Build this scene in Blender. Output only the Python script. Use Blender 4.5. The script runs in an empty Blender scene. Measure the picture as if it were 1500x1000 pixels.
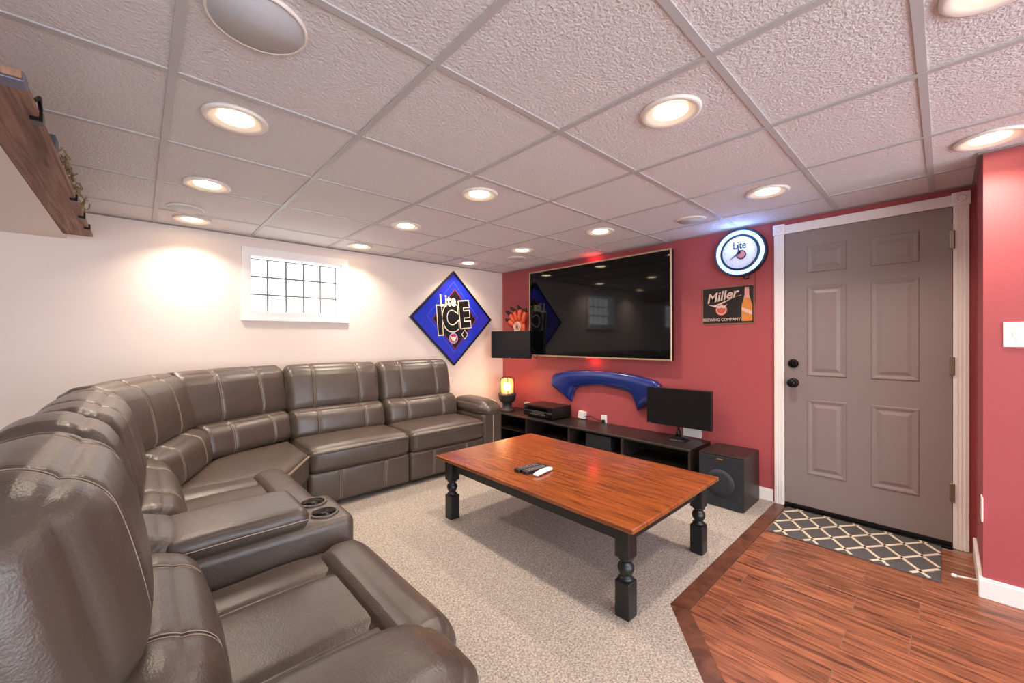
import bpy, bmesh, math, random
from mathutils import Vector, Matrix, noise
random.seed(7)
S = bpy.context.scene
C = S.collection
R = math.radians
# ---------------------------------------------------------------- camera (fitted from the 2 ft ceiling grid)
CAMH = 1.24
cam_d = bpy.data.cameras.new('camera'); cam = bpy.data.objects.new('camera', cam_d); C.objects.link(cam)
FPX, YAW, PIT, ROLL = 587.584, 0.822447835, -0.00441884, -0.00454285
cam_d.sensor_fit = 'HORIZONTAL'; cam_d.sensor_width = 36; cam_d.lens = 36 * FPX / 1500; cam_d.clip_start = .02
_F = Vector((math.cos(YAW)*math.cos(PIT), math.sin(YAW)*math.cos(PIT), math.sin(PIT)))
_R = Vector((math.sin(YAW), -math.cos(YAW), 0)); _U = _R.cross(_F)
_R2 = _R*math.cos(ROLL)+_U*math.sin(ROLL); _U2 = _U*math.cos(ROLL)-_R*math.sin(ROLL)
_m = Matrix((_R2, _U2, -_F)).transposed().to_4x4(); _m.translation = (0, 0, CAMH)
cam.matrix_world = _m
S.camera = cam
# ---------------------------------------------------------------- world, exposure
w = bpy.data.worlds.new('world'); S.world = w; w.use_nodes = True
w.node_tree.nodes['Background'].inputs[0].default_value = (.82, .9, 1, 1)
w.node_tree.nodes['Background'].inputs[1].default_value = 3.8
vs = S.view_settings
vs.view_transform = 'Standard'; vs.look = 'None'; vs.gamma = 1; vs.use_curve_mapping = False
vs.exposure = 0.6
LAMP_W = 2.3            # each recessed ceiling light
WINDOW_E = 1.5          # daylight through the glass blocks

# ---------------------------------------------------------------- helpers
def lin(c):
    return tuple(((x/255/12.92) if x/255 <= .04045 else ((x/255+.055)/1.055)**2.4) for x in c)
def mat(name, rgb, rough=.5, metal=0, bump=None, var=None, emit=None, spec=None, coat=0, stretch=None, trans=0):
    """bump=(scale,strength[,dist]) noise relief; var=(scale,amount) noise colour variation"""
    m = bpy.data.materials.new(name); m.use_nodes = True
    nt = m.node_tree; b = nt.nodes['Principled BSDF']; L = nt.links
    c = lin(rgb) + (1,)
    b.inputs['Base Color'].default_value = c
    b.inputs['Roughness'].default_value = rough; b.inputs['Metallic'].default_value = metal
    if spec is not None: b.inputs['Specular IOR Level'].default_value = spec
    if coat: b.inputs['Coat Weight'].default_value = coat; b.inputs['Coat Roughness'].default_value = .15
    if trans: b.inputs['Transmission Weight'].default_value = trans
    if emit: b.inputs['Emission Color'].default_value = lin(emit[0]) + (1,); b.inputs['Emission Strength'].default_value = emit[1]
    tc = nt.nodes.new('ShaderNodeTexCoord'); mp = nt.nodes.new('ShaderNodeMapping')
    L.new(tc.outputs['Object'], mp.inputs[0])
    if stretch: mp.inputs['Scale'].default_value = stretch
    if var:
        n = nt.nodes.new('ShaderNodeTexNoise'); n.inputs['Scale'].default_value = var[0]; n.inputs['Detail'].default_value = 4
        L.new(mp.outputs[0], n.inputs['Vector'])
        r = nt.nodes.new('ShaderNodeValToRGB'); a = var[1]
        r.color_ramp.elements[0].position = .3; r.color_ramp.elements[1].position = .7
        r.color_ramp.elements[0].color = tuple(x*(1-a) for x in c[:3]) + (1,)
        r.color_ramp.elements[1].color = tuple(min(1, x*(1+a)) for x in c[:3]) + (1,)
        L.new(n.outputs['Fac'], r.inputs[0]); L.new(r.outputs[0], b.inputs['Base Color'])
    if bump:
        n2 = nt.nodes.new('ShaderNodeTexNoise'); n2.inputs['Scale'].default_value = bump[0]; n2.inputs['Detail'].default_value = 5
        L.new(mp.outputs[0], n2.inputs['Vector'])
        bp = nt.nodes.new('ShaderNodeBump'); bp.inputs['Strength'].default_value = bump[1]
        bp.inputs['Distance'].default_value = bump[2] if len(bump) > 2 else .01
        L.new(n2.outputs['Fac'], bp.inputs['Height']); L.new(bp.outputs[0], b.inputs['Normal'])
    return m
def wood(name, dark, light, rough, scale, stretch, rand=.0, coat=0, streak=(60, .5)):
    m = bpy.data.materials.new(name); m.use_nodes = True
    nt = m.node_tree; b = nt.nodes['Principled BSDF']; L = nt.links
    b.inputs['Roughness'].default_value = rough
    if coat: b.inputs['Coat Weight'].default_value = coat; b.inputs['Coat Roughness'].default_value = .12
    tc = nt.nodes.new('ShaderNodeTexCoord'); mp = nt.nodes.new('ShaderNodeMapping'); mp.inputs['Scale'].default_value = stretch
    oi = nt.nodes.new('ShaderNodeObjectInfo')
    add = nt.nodes.new('ShaderNodeVectorMath'); add.operation = 'ADD'
    mul = nt.nodes.new('ShaderNodeVectorMath'); mul.operation = 'SCALE'; mul.inputs[0].default_value = (17, 9, 5)
    L.new(oi.outputs['Random'], mul.inputs['Scale']); L.new(tc.outputs['Object'], add.inputs[0]); L.new(mul.outputs[0], add.inputs[1])
    L.new(add.outputs[0], mp.inputs[0])
    n = nt.nodes.new('ShaderNodeTexNoise'); n.inputs['Scale'].default_value = scale; n.inputs['Detail'].default_value = 7; n.inputs['Distortion'].default_value = 1.2
    L.new(mp.outputs[0], n.inputs['Vector'])
    r = nt.nodes.new('ShaderNodeValToRGB')
    r.color_ramp.elements[0].position = .33; r.color_ramp.elements[1].position = .62
    r.color_ramp.elements[0].color = lin(dark)+(1,); r.color_ramp.elements[1].color = lin(light)+(1,)
    L.new(n.outputs['Fac'], r.inputs[0])
    hs = nt.nodes.new('ShaderNodeHueSaturation')
    mr = nt.nodes.new('ShaderNodeMapRange'); mr.inputs['To Min'].default_value = 1-rand; mr.inputs['To Max'].default_value = 1+rand
    L.new(oi.outputs['Random'], mr.inputs['Value']); L.new(mr.outputs[0], hs.inputs['Value'])
    L.new(r.outputs[0], hs.inputs['Color']); L.new(hs.outputs[0], b.inputs['Base Color'])
    bp = nt.nodes.new('ShaderNodeBump'); bp.inputs['Strength'].default_value = .15; bp.inputs['Distance'].default_value = .003
    L.new(n.outputs['Fac'], bp.inputs['Height']); L.new(bp.outputs[0], b.inputs['Normal'])
    return m
def link(o, parent=None):
    C.objects.link(o)
    if parent: o.parent = parent
    return o
def tag(o, label=None, cat=None, group=None, kind=None):
    if label: o['label'] = label
    if cat: o['category'] = cat
    if group: o['group'] = group
    if kind: o['kind'] = kind
    return o
def empty(name, loc=(0, 0, 0), rz=0):
    o = bpy.data.objects.new(name, None); C.objects.link(o); o.location = loc; o.rotation_euler = (0, 0, rz); o.empty_display_size = .1
    return o
class MB:
    def __init__(s): s.v = []; s.f = []
    def add(s, vs, fs):
        k = len(s.v); s.v += [tuple(v) for v in vs]; s.f += [tuple(i+k for i in f) for f in fs]; return s
    def box(s, x0, x1, y0, y1, z0, z1):
        return s.add([(x, y, z) for x in (x0, x1) for y in (y0, y1) for z in (z0, z1)],
                     [(0, 1, 3, 2), (4, 6, 7, 5), (0, 4, 5, 1), (2, 3, 7, 6), (0, 2, 6, 4), (1, 5, 7, 3)])
    def prism(s, pts, z0, z1):
        n = len(pts); a = sum(pts[i][0]*pts[(i+1) % n][1]-pts[(i+1) % n][0]*pts[i][1] for i in range(n))
        if a < 0: pts = pts[::-1]
        return s.add([(p[0], p[1], z0) for p in pts]+[(p[0], p[1], z1) for p in pts],
                     [tuple(range(n))[::-1], tuple(range(n, 2*n))]+[(i, (i+1) % n, n+(i+1) % n, n+i) for i in range(n)])
    def lathe(s, prof, n=24, M=None):
        vs = []; fs = []
        for r, z in prof:
            for k in range(n):
                a = 2*math.pi*k/n; p = Vector((r*math.cos(a), r*math.sin(a), z)); vs.append(M @ p if M else p)
        for i in range(len(prof)-1):
            for k in range(n): fs.append((i*n+k, i*n+(k+1) % n, (i+1)*n+(k+1) % n, (i+1)*n+k))
        if prof[0][0] > 1e-6: fs.append(tuple(range(n))[::-1])
        if prof[-1][0] > 1e-6: fs.append(tuple(range((len(prof)-1)*n, len(prof)*n)))
        return s.add(vs, fs)
    def tube(s, pts, r, n=6):
        pts = [Vector(p) for p in pts]; vs = []; fs = []; m = len(pts)
        up = Vector((0, 0, 1))
        for i, p in enumerate(pts):
            t = (pts[min(i+1, m-1)]-pts[max(i-1, 0)])
            if t.length < 1e-9: t = Vector((1, 0, 0))
            t.normalize()
            a = t.cross(up)
            if a.length < .05: a = t.cross(Vector((1, 0, 0)))
            a.normalize(); b = a.cross(t)
            rr = r[i] if isinstance(r, (list, tuple)) else r
            for k in range(n):
                an = 2*math.pi*k/n; vs.append(p+a*rr*math.cos(an)+b*rr*math.sin(an))
        for i in range(m-1):
            for k in range(n): fs.append((i*n+k, i*n+(k+1) % n, (i+1)*n+(k+1) % n, (i+1)*n+k))
        fs.append(tuple(range(n))[::-1]); fs.append(tuple(range((m-1)*n, m*n)))
        return s.add(vs, fs)
    def torus(s, R_, r, n=40, k=8, M=None):
        vs = []; fs = []
        for i in range(n):
            a = 2*math.pi*i/n
            for j in range(k):
                b = 2*math.pi*j/k; p = Vector(((R_+r*math.cos(b))*math.cos(a), (R_+r*math.cos(b))*math.sin(a), r*math.sin(b)))
                vs.append(M @ p if M else p)
        for i in range(n):
            for j in range(k): fs.append((i*k+j, ((i+1) % n)*k+j, ((i+1) % n)*k+(j+1) % k, i*k+(j+1) % k))
        return s.add(vs, fs)
    def build(s, name, m, parent=None, smooth=False, bevel=0, loc=None, rot=None, seg=2):
        me = bpy.data.meshes.new(name); me.from_pydata(s.v, [], s.f); me.update()
        bm = bmesh.new(); bm.from_mesh(me); bmesh.ops.recalc_face_normals(bm, faces=bm.faces)
        if bevel: bmesh.ops.bevel(bm, geom=list(bm.edges), offset=bevel, segments=seg, affect='EDGES', profile=.5, clamp_overlap=True)
        bm.to_mesh(me); bm.free()
        if m: me.materials.append(m)
        if smooth: me.polygons.foreach_set('use_smooth', [True]*len(me.polygons))
        o = bpy.data.objects.new(name, me); link(o, parent)
        if loc: o.location = loc
        if rot: o.rotation_euler = rot
        return o
def smooth_by_angle(o, ang=40):
    me = o.data; me.polygons.foreach_set('use_smooth', [True]*len(me.polygons))
    bm = bmesh.new(); bm.from_mesh(me)
    for e in bm.edges:
        if len(e.link_faces) == 2 and e.calc_face_angle(0) > R(ang): e.smooth = False
    bm.to_mesh(me); bm.free(); return o
def text(body, size, m, name, parent, M, extrude=.002, shear=0, offset=0, sx=1.0, bold=0):
    cu = bpy.data.curves.new(name, 'FONT'); cu.body = body; cu.size = size; cu.extrude = extrude; cu.shear = shear; cu.offset = offset+bold
    cu.align_x = 'CENTER'; cu.align_y = 'CENTER'; cu.resolution_u = 4
    t = bpy.data.objects.new('tmp', cu); C.objects.link(t)
    dg = bpy.context.evaluated_depsgraph_get(); dg.update()
    me = bpy.data.meshes.new_from_object(t.evaluated_get(dg)); bpy.data.objects.remove(t)
    me.name = name; me.transform(Matrix.Diagonal((sx, 1, 1, 1))); me.materials.clear(); me.materials.append(m)
    o = bpy.data.objects.new(name, me); link(o, parent); o.matrix_local = M
    return o
def copy_tree(o, parent=None):
    c = o.copy(); C.objects.link(c); c.parent = parent
    for ch in list(o.children): copy_tree(ch, c)
    return c

# ---------------------------------------------------------------- materials
M_white = mat('cream_wall_paint', (232, 216, 206), .7, bump=(180, .08, .002))
M_red = mat('red_wall_paint', (172, 79, 82), .55, bump=(180, .08, .002))
M_tile = mat('stippled_ceiling_tile', (226, 220, 220), .9, bump=(105, .8, .012))
M_tee = mat('grey_painted_tee', (188, 184, 184), .5)
M_trim = mat('white_trim_paint', (240, 234, 230), .4)
M_carpet = mat('beige_carpet', (206, 192, 180), .95, bump=(330, 1.0, .014), var=(130, .5))
M_plank = wood('wood_look_tile', (80, 45, 31), (160, 97, 68), .32, 5, (10, .8, 1), .13)
M_border = wood('border_wood', (78, 46, 34), (112, 68, 50), .35, 4, (3, 3, 1), .08)
M_grout = mat('brown_grout', (150, 116, 98), .8)
M_door = mat('taupe_door_paint', (139, 125, 122), .38, bump=(200, .05, .002))
M_black = mat('black_plastic', (14, 14, 16), .35)
M_blackmetal = mat('black_metal', (20, 19, 18), .3, .6)
M_hinge = mat('nickel_hinge', (150, 135, 120), .35, .9)
M_screen = mat('glossy_screen', (5, 6, 9), .05, spec=.3)
M_screen2 = mat('matte_screen', (12, 14, 18), .32)
M_champ = mat('champagne_bezel', (205, 180, 150), .35, .7)
M_cab = wood('black_brown_laminate', (26, 22, 21), (48, 38, 34), .4, 6, (1, 8, 8), 0)
M_tabletop = wood('cherry_table_top', (108, 53, 22), (152, 80, 38), .24, 5, (10, .7, 1), 0, coat=.35)
M_blackpaint = mat('black_table_paint', (24, 25, 27), .35)
M_leather = mat('grey_brown_leather', (80, 68, 60), .31, bump=(240, .3, .003), var=(6, .1), spec=.65)
def creases(m):
    nt = m.node_tree; L = nt.links; b = nt.nodes['Principled BSDF']; first = b.inputs['Normal'].links[0].from_node
    n = nt.nodes.new('ShaderNodeTexNoise'); n.inputs['Scale'].default_value = 9; n.inputs['Detail'].default_value = 6; n.inputs['Distortion'].default_value = 1.6
    L.new(nt.nodes['Texture Coordinate'].outputs['Object'], n.inputs['Vector'])
    bp = nt.nodes.new('ShaderNodeBump'); bp.inputs['Strength'].default_value = .16; bp.inputs['Distance'].default_value = .012
    L.new(n.outputs['Fac'], bp.inputs['Height']); L.new(first.outputs[0], bp.inputs['Normal']); L.new(bp.outputs[0], b.inputs['Normal'])
creases(M_leather)
M_leather_in = mat('leather_dark_edge', (50, 44, 42), .45, bump=(260, .2, .003))
M_thread = mat('cream_thread', (172, 154, 136), .7)
M_cup = mat('black_cup_liner', (10, 11, 13), .2)
M_blue = mat('metallic_blue_paint', (22, 48, 128), .25, .25, coat=1)
M_lens = mat('lamp_lens', (255, 244, 225), .5, emit=((255, 226, 180), 14))
M_ring = mat('white_light_trim', (238, 228, 218), .45)
M_spk = mat('white_speaker_grille', (205, 205, 208), .6, bump=(500, .5, .004))
M_block = mat('daylit_glass_block', (240, 250, 255), .15, emit=((250, 253, 255), WINDOW_E))
M_mortar = mat('grey_mortar', (120, 118, 115), .8)

XR, YW, ZC = 3.52, 3.97, 2.1175
XL, YB = -2.6, -2.4          # the rest of the basement, outside the frame
XS, YS = 2.95, -.127         # the boxed-out wall with the light switch

# ================================================================ setting
# floor: carpet slab + wood-look tiles
fl = MB(); fl.box(XL-.1, XR+.1, YB-.1, YW+.1, -.12, -.003)
floor = tag(fl.build('floor', M_grout), kind='structure')
wood_out = [(XR, .87), (1.806, .87), (1.482, .592), (-2.0, -2.4), (XR, -2.4)]        # outer outline of the tiled area
cp = MB(); cp.prism([(XL, YW), (XL, YB), (-2.0, YB), (1.482, .592), (1.806, .87), (XR, .87), (XR, YW)], -.012, .006)
tag(cp.build('carpet', M_carpet, floor), kind='stuff')
# border strips
ux, uy = 1.806-1.482, .87-.592; ul = math.hypot(ux, uy); ux /= ul; uy /= ul; nx, ny = uy, -ux   # inward normal
bw = .078
ci = (1.806+bw*(nx*0+0.36), .87-bw)  # inner corner
b1 = MB(); b1.prism([(XR, .87), (1.806, .87), (ci[0], ci[1]), (XR, .87-bw)], -.012, .004); b1.build('border_plank', M_border, floor)
far = (1.806-ux*4.4, .87-uy*4.4)
b2 = MB(); b2.prism([(1.804, .868), far, (far[0]+nx*bw, far[1]+ny*bw), (ci[0]-.002, ci[1]-.002)], -.012, .004); b2.build('border_plank', M_border, floor)
def clip(poly, a, b, c):        # keep a*x+b*y<=c
    out = []
    for i in range(len(poly)):
        p, q = poly[i], poly[(i+1) % len(poly)]
        dp, dq = a*p[0]+b*p[1]-c, a*q[0]+b*q[1]-c
        if dp <= 0: out.append(p)
        if dp*dq < 0:
            t = dp/(dp-dq); out.append((p[0]+t*(q[0]-p[0]), p[1]+t*(q[1]-p[1])))
    return out
rowb = [2.98+.155*k for k in range(4)]; rowb = [2.98-.155*k for k in range(20, 0, -1)]+rowb
joint_off = {}
for i in range(len(rowb)-1):
    x0, x1 = rowb[i], rowb[i+1]
    k = round((x0-2.82)/.155)
    off = .075 if k % 2 == 0 else .285
    if k in (-4,): off = .093
    for j in range(-6, 4):
        y0 = off+.61*j; y1 = y0+.61
        p = [(x0+.0015, y0+.0015), (x1-.0015, y0+.0015), (x1-.0015, y1-.0015), (x0+.0015, y1-.0015)]
        p = clip(p, 0, 1, .87-bw-.002)
        dc = -(nx*(ci[0])+ny*ci[1])
        p = clip(p, -nx, -ny, dc-.002) if p else p
        p = clip(p, 1, 0, XR-.002) if p else p
        if x0 > XS-.05: p = clip(p, 0, -1, -YS) if p else p
        if not p or len(p) < 3: continue
        cxp = sum(q[0] for q in p)/len(p); cyp = sum(q[1] for q in p)/len(p)
        if cxp < .2 or cyp < -2.2: continue
        
        mb = MB(); mb.prism([(q[0]-cxp, q[1]-cyp) for q in p], -.012, 0)
        mb.build('plank', M_plank, floor, bevel=.0012, seg=1, loc=(cxp, cyp, 0))

# walls
def wall_with_holes(name, m, x0, x1, y0, y1, z0, z1, holes):       # wall along X, holes (xa,xb,za,zb)
    b = MB(); cur = x0
    for xa, xb, za, zb in holes:
        b.box(cur, xa, y0, y1, z0, z1); b.box(xa, xb, y0, y1, z0, za); b.box(xa, xb, y0, y1, zb, z1); cur = xb
    b.box(cur, x1, y0, y1, z0, z1)
    return tag(b.build(name, m), kind='structure')
H1 = (.685, 1.435, 1.485, 1.965); H2 = (-1.95, -1.2, 1.485, 1.965)
wall_with_holes('wall_back', M_white, XL-.1, XR+.1, YW, YW+.22, -.02, ZC+.1, [H2, H1])
b = MB(); b.box(XR, XR+.12, YS-.1, YW, -.02, ZC+.1); tag(b.build('wall_right', M_red), kind='structure')
b = MB(); b.box(XS, XR, YB, YS, -.02, ZC+.1); tag(b.build('wall_jut', M_red), kind='structure')
b = MB(); b.box(XL-.12, XL, YB, YW, -.02, ZC+.1); tag(b.build('wall_left', M_white), kind='structure')
# the basement stays open towards its bright daylit side behind the camera
# windows of glass blocks
def window(name, H):
    xa, xb, za, zb = H; t = .062
    b = MB(); y1 = YW-.0; y0 = YW-.016
    b.box(xa-t, xa, y0, y1, za-t, zb+t); b.box(xb, xb+t, y0, y1, za-t, zb+t); b.box(xa, xb, y0, y1, zb, zb+t); b.box(xa, xb, y0, y1, za-t, za)
    b.box(xa-t-.006, xb+t+.006, y0-.008, y1, za-t-.012, za-t+.006)
    o = tag(b.build(name, M_trim), kind='structure')
    l = MB(); l.box(xa-.001, xa+.006, YW, YW+.2, za, zb); l.box(xb-.006, xb+.001, YW, YW+.2, za, zb); l.box(xa, xb, YW, YW+.2, zb-.006, zb); l.box(xa, xb, YW, YW+.2, za, za+.006)
    l.build('window_reveal', M_trim, o)
    g = MB(); g.box(xa, xb, YW+.1285, YW+.2, za, zb); g.build('mortar', M_mortar, o)
    nx_, nz_ = 5, 3; wx = (xb-xa-.012)/nx_; wz = (zb-za-.012)/nz_
    src = None
    for i in range(nx_):
        for j in range(nz_):
            if src is None:
                q = MB(); q.box(-wx/2+.0055, wx/2-.0055, -.05, .0, -wz/2+.0055, wz/2-.0055); src = q.build('glass_block', M_block, o, bevel=.008); ob = src
            else:
                ob = src.copy(); link(ob, o)
            ob.location = (xa+.006+wx*(i+.5), YW+.175, za+.006+wz*(j+.5))
    return o
window('window_1', H1); window('window_2', H2)

# ceiling: slab above, lay-in tiles and tees
b = MB(); b.box(XL-.1, XR+.1, YB-.1, YW+.2, ZC+.03, ZC+.1); ceiling = tag(b.build('ceiling', M_tile), kind='structure')
gx = [1.3054+.61*k for k in range(-6, 4)]; gy = [.4942+.61*j for j in range(0, 6)]; gy = [.049-.61*j for j in range(4, 0, -1)]+[.049]+gy
ex = [XL]+gx+[XR]; ey = [YB]+gy+[YW]
cache = {}
for i in range(len(ex)-1):
    for j in range(len(ey)-1):
        wx = round(ex[i+1]-ex[i], 3); wy = round(ey[j+1]-ey[j], 3)
        if wx < .03 or wy < .03: continue
        if ex[i] > XS-.01 and ey[j+1] < YS+.01: continue
        if (wx, wy) not in cache:
            q = MB(); q.box(-wx/2+.003, wx/2-.003, -wy/2+.003, wy/2-.003, .004, .02); ob = q.build('ceiling_tile', M_tile, ceiling); cache[(wx, wy)] = ob
        else:
            ob = cache[(wx, wy)].copy(); link(ob, ceiling)
        ob.location = ((ex[i]+ex[i+1])/2, (ey[j]+ey[j+1])/2, ZC)
for x in gx:
    q = MB(); q.box(-.012, .012, YB, YW, -.002, .004); q.build('ceiling_tee', M_tee, ceiling, loc=(x, 0, ZC))
for y in gy:
    for i in range(len(ex)-1):
        if ex[i] > XS-.01 and y < YS: continue
        q = MB(); q.box(ex[i]+.012, ex[i+1]-.012, -.012, .012, -.001, .004); q.build('ceiling_tee', M_tee, ceiling, loc=(0, y, ZC))
M_angle = mat('wall_angle_paint', (150, 140, 136), .5)
for (x0, x1, y0, y1) in [(XL, XR, YW-.018, YW), (XR-.018, XR, YS, YW-.018), (XS, XR-.018, YS, YS+.018), (XS-.018, XS, YB, YS+.018)]:
    q = MB(); q.box(x0, x1, y0, y1, ZC-.004, ZC+.002); q.build('wall_angle', M_angle, ceiling)
# soffit along the left
b = MB(); b.box(-1.1, -.352, -2.0, YW, 1.925, ZC); tag(b.build('soffit', M_white), kind='structure')

# baseboards
def bboard(name, x0, x1, y0, y1):
    q = MB(); q.box(x0, x1, y0, y1, 0, .085); q.box(x0 if x1-x0 > .05 else x0+.004, x1, y0 if y1-y0 > .05 else y0, y1, .085, .095)
    return tag(q.build(name, M_trim, bevel=.002, seg=1), kind='structure')
bboard('baseboard_right', XR-.014, XR, .882, 3.95)
bboard('baseboard_return', XS, XR-.02, YS, YS+.014)
bboard('baseboard_jut', XS-.014, XS, YB, YS+.014)
bboard('baseboard_back', XL, XR-.02, YW-.014, YW)

# door with casing
D0, D1, DT = -.036, .806, 2.012
tr = MB(); cw = .064
tr.box(XR-.022, XR, D1, D1+cw, 0, DT+.004); tr.box(XR-.022, XR, D0-cw, D0, 0, DT+.004); tr.box(XR-.022, XR, D0, D1, DT, DT+cw)
trim = tag(tr.build('trim_1', M_trim, bevel=.004), kind='structure')
q = MB()
for y0 in (D1, D0-cw):
    for k in (1, 2, 3): q.box(XR-.025, XR-.021, y0+cw*k/4-.003, y0+cw*k/4+.003, 0, DT)
for k in (1, 2, 3): q.box(XR-.025, XR-.021, D0, D1, DT+cw*k/4-.003, DT+cw*k/4+.003)
q.build('flute', M_trim, trim)
for y in (D1+cw/2, D0-cw/2):
    q = MB(); q.box(XR-.03, XR, y-cw/2-.006, y+cw/2+.006, DT-.002, DT+cw+.01); cb = q.build('corner_block', M_trim, trim, bevel=.003)
    q = MB(); q.torus(.018, .004, 20, 6, Matrix.Translation((XR-.031, y, DT+cw/2+.004)) @ Matrix.Rotation(R(90), 4, 'Y')); q.build('rosette', M_trim, cb, True)
dm = MB(); dm.box(XR-.012, XR+.02, D0+.003, D1-.003, .012, DT-.003)
door = tag(dm.build('door_1', M_door), kind='structure')
for (ya, yb) in ((.448, .668), (.102, .326)):
    for (za, zb) in ((.268, .803), (.972, 1.613), (1.708, 1.898)):
        q = MB(); f = XR-.012
        def ring(i, x): return [(x, ya+i, za+i), (x, yb-i, za+i), (x, yb-i, zb-i), (x, ya+i, zb-i)]
        L_ = [ring(0, f), ring(.005, f-.006), ring(.014, f-.005), ring(.026, f-.0005), ring(.034, f-.0005), ring(.054, f-.007)]
        vs_ = sum(L_, []); fs_ = []
        for k in range(len(L_)-1):
            for e in range(4): fs_.append((4*k+e, 4*k+(e+1) % 4, 4*k+4+(e+1) % 4, 4*k+4+e))
        fs_.append(tuple(range(len(vs_)-4, len(vs_))))
        q.add(vs_, fs_); q.build('panel', M_door, door)
RX = Matrix.Rotation(R(-90), 4, 'Y')
for z in (.331, 1.073, 1.814):
    q = MB(); q.box(XR-.026, XR-.012, D0-.008, D0+.012, z-.05, z+.05); q.lathe([(.007, -.054), (.007, .054)], 10, Matrix.Translation((XR-.03, D0-.001, z)))
    q.build('hinge', M_hinge, door, bevel=.001, seg=1)
q = MB(); q.lathe([(.034, 0), (.034, .006), (.028, .012), (.012, .014), (.012, .03), (.022, .036), (.03, .05), (.029, .062), (.018, .07), (0, .072)], 24, Matrix.Translation((XR-.012, .75, .917)) @ RX)
q.build('door_knob', M_blackmetal, door, True)
q = MB(); q.lathe([(.033, 0), (.033, .008), (.026, .016), (.02, .018), (0, .018)], 24, Matrix.Translation((XR-.012, .75, 1.057)) @ RX); q.box(XR-.045, XR-.028, .746, .754, 1.04, 1.074)
q.build('deadbolt', M_blackmetal, door, True)
q = MB(); q.box(XR-.05, XR+.02, D0, D1, 0, .012); q.build('threshold', M_blackmetal, door, bevel=.003)
q = MB(); q.box(XR-.02, XR-.012, D0+.004, D1-.004, .014, .034); q.build('door_sweep', M_black, door)

# ================================================================ ceiling lights and speakers
def can_light(x, y, label, src=[None]):
    if src[0] is None:
        t = empty('recessed_light', (x, y, ZC))
        q = MB(); q.lathe([(.112, .003), (.110, -.007), (.100, -.010), (.085, -.005), (.060, .003)], 40); q.build('trim_ring', M_ring, t, True)
        q = MB(); q.lathe([(.0, -.008), (.035, -.006), (.061, .0), (.061, .003), (0, .003)], 32); q.build('lens', M_lens, t, True)
        src[0] = t
    else:
        t = copy_tree(src[0]); t.location = (x, y, ZC)
    ld = bpy.data.lights.new('recessed_lamp', 'AREA'); ld.shape = 'DISK'; ld.size = .13; ld.energy = LAMP_W; ld.color = (1, .86, .72); ld.spread = R(125)
    lo = bpy.data.objects.new('lamp_light', ld); link(lo, t); lo.location = (0, 0, -.016)
    tag(t, label, 'ceiling light', 'recessed ceiling lights')
    return t
for x, y, lb in [(.285, 1.91, 'round recessed light beside the big ribbed ceiling speaker'),
                 (.285, 2.82, 'round recessed light over the far recliner, second from the cream wall in its row'),
                 (.285, 3.70, 'round recessed light beside the ceiling speaker above the sofa corner'),
                 (1.51, 3.70, 'round recessed light just right of the glass block window'),
                 (1.51, 2.82, 'round recessed light over the carpet between the sofa and the coffee table'),
                 (1.51, 1.91, 'round recessed light over the sofa side of the coffee table'),
                 (1.51, .72, 'round recessed light over the pointed corner of the wood floor'),
                 (1.56, -.1, 'round recessed light over the middle of the wood floor'),
                 (2.76, 3.70, 'round recessed light nearest the corner of cream and red walls'),
                 (2.76, 2.82, 'round recessed light in front of the receiver half of the large television'),
                 (2.76, 1.91, 'round recessed light in front of the monitor half of the large television'),
                 (2.76, .72, 'round recessed light in front of the neon clock and the taupe door'),
                 (2.756, -.138, 'round recessed light touching the boxed-out wall with the switch')]:
    can_light(x, y, lb)
def spk(x, y, r, label):
    t = empty('ceiling_speaker', (x, y, ZC)); tag(t, label, 'speaker', 'ceiling speakers')
    q = MB(); q.lathe([(r, .003), (r, -.006), (r*.95, -.009), (r*.93, -.006)], 40); q.build('rim', M_ring, t, True)
    q = MB(); q.lathe([(r*.94, .0), (r*.93, -.007), (0, -.008)], 40); q.build('grille', M_spk, t, True)
spk(.245, 1.285, .122, 'big round white ceiling speaker with ribbed grille over the console seat')
spk(.229, 3.409, .1, 'round ceiling speaker between two lights beside the cream wall')
spk(2.987, 1.271, .1, 'round ceiling speaker near the neon clock')
spk(2.982, 3.13, .1, 'round ceiling speaker above the large wall television')

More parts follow.
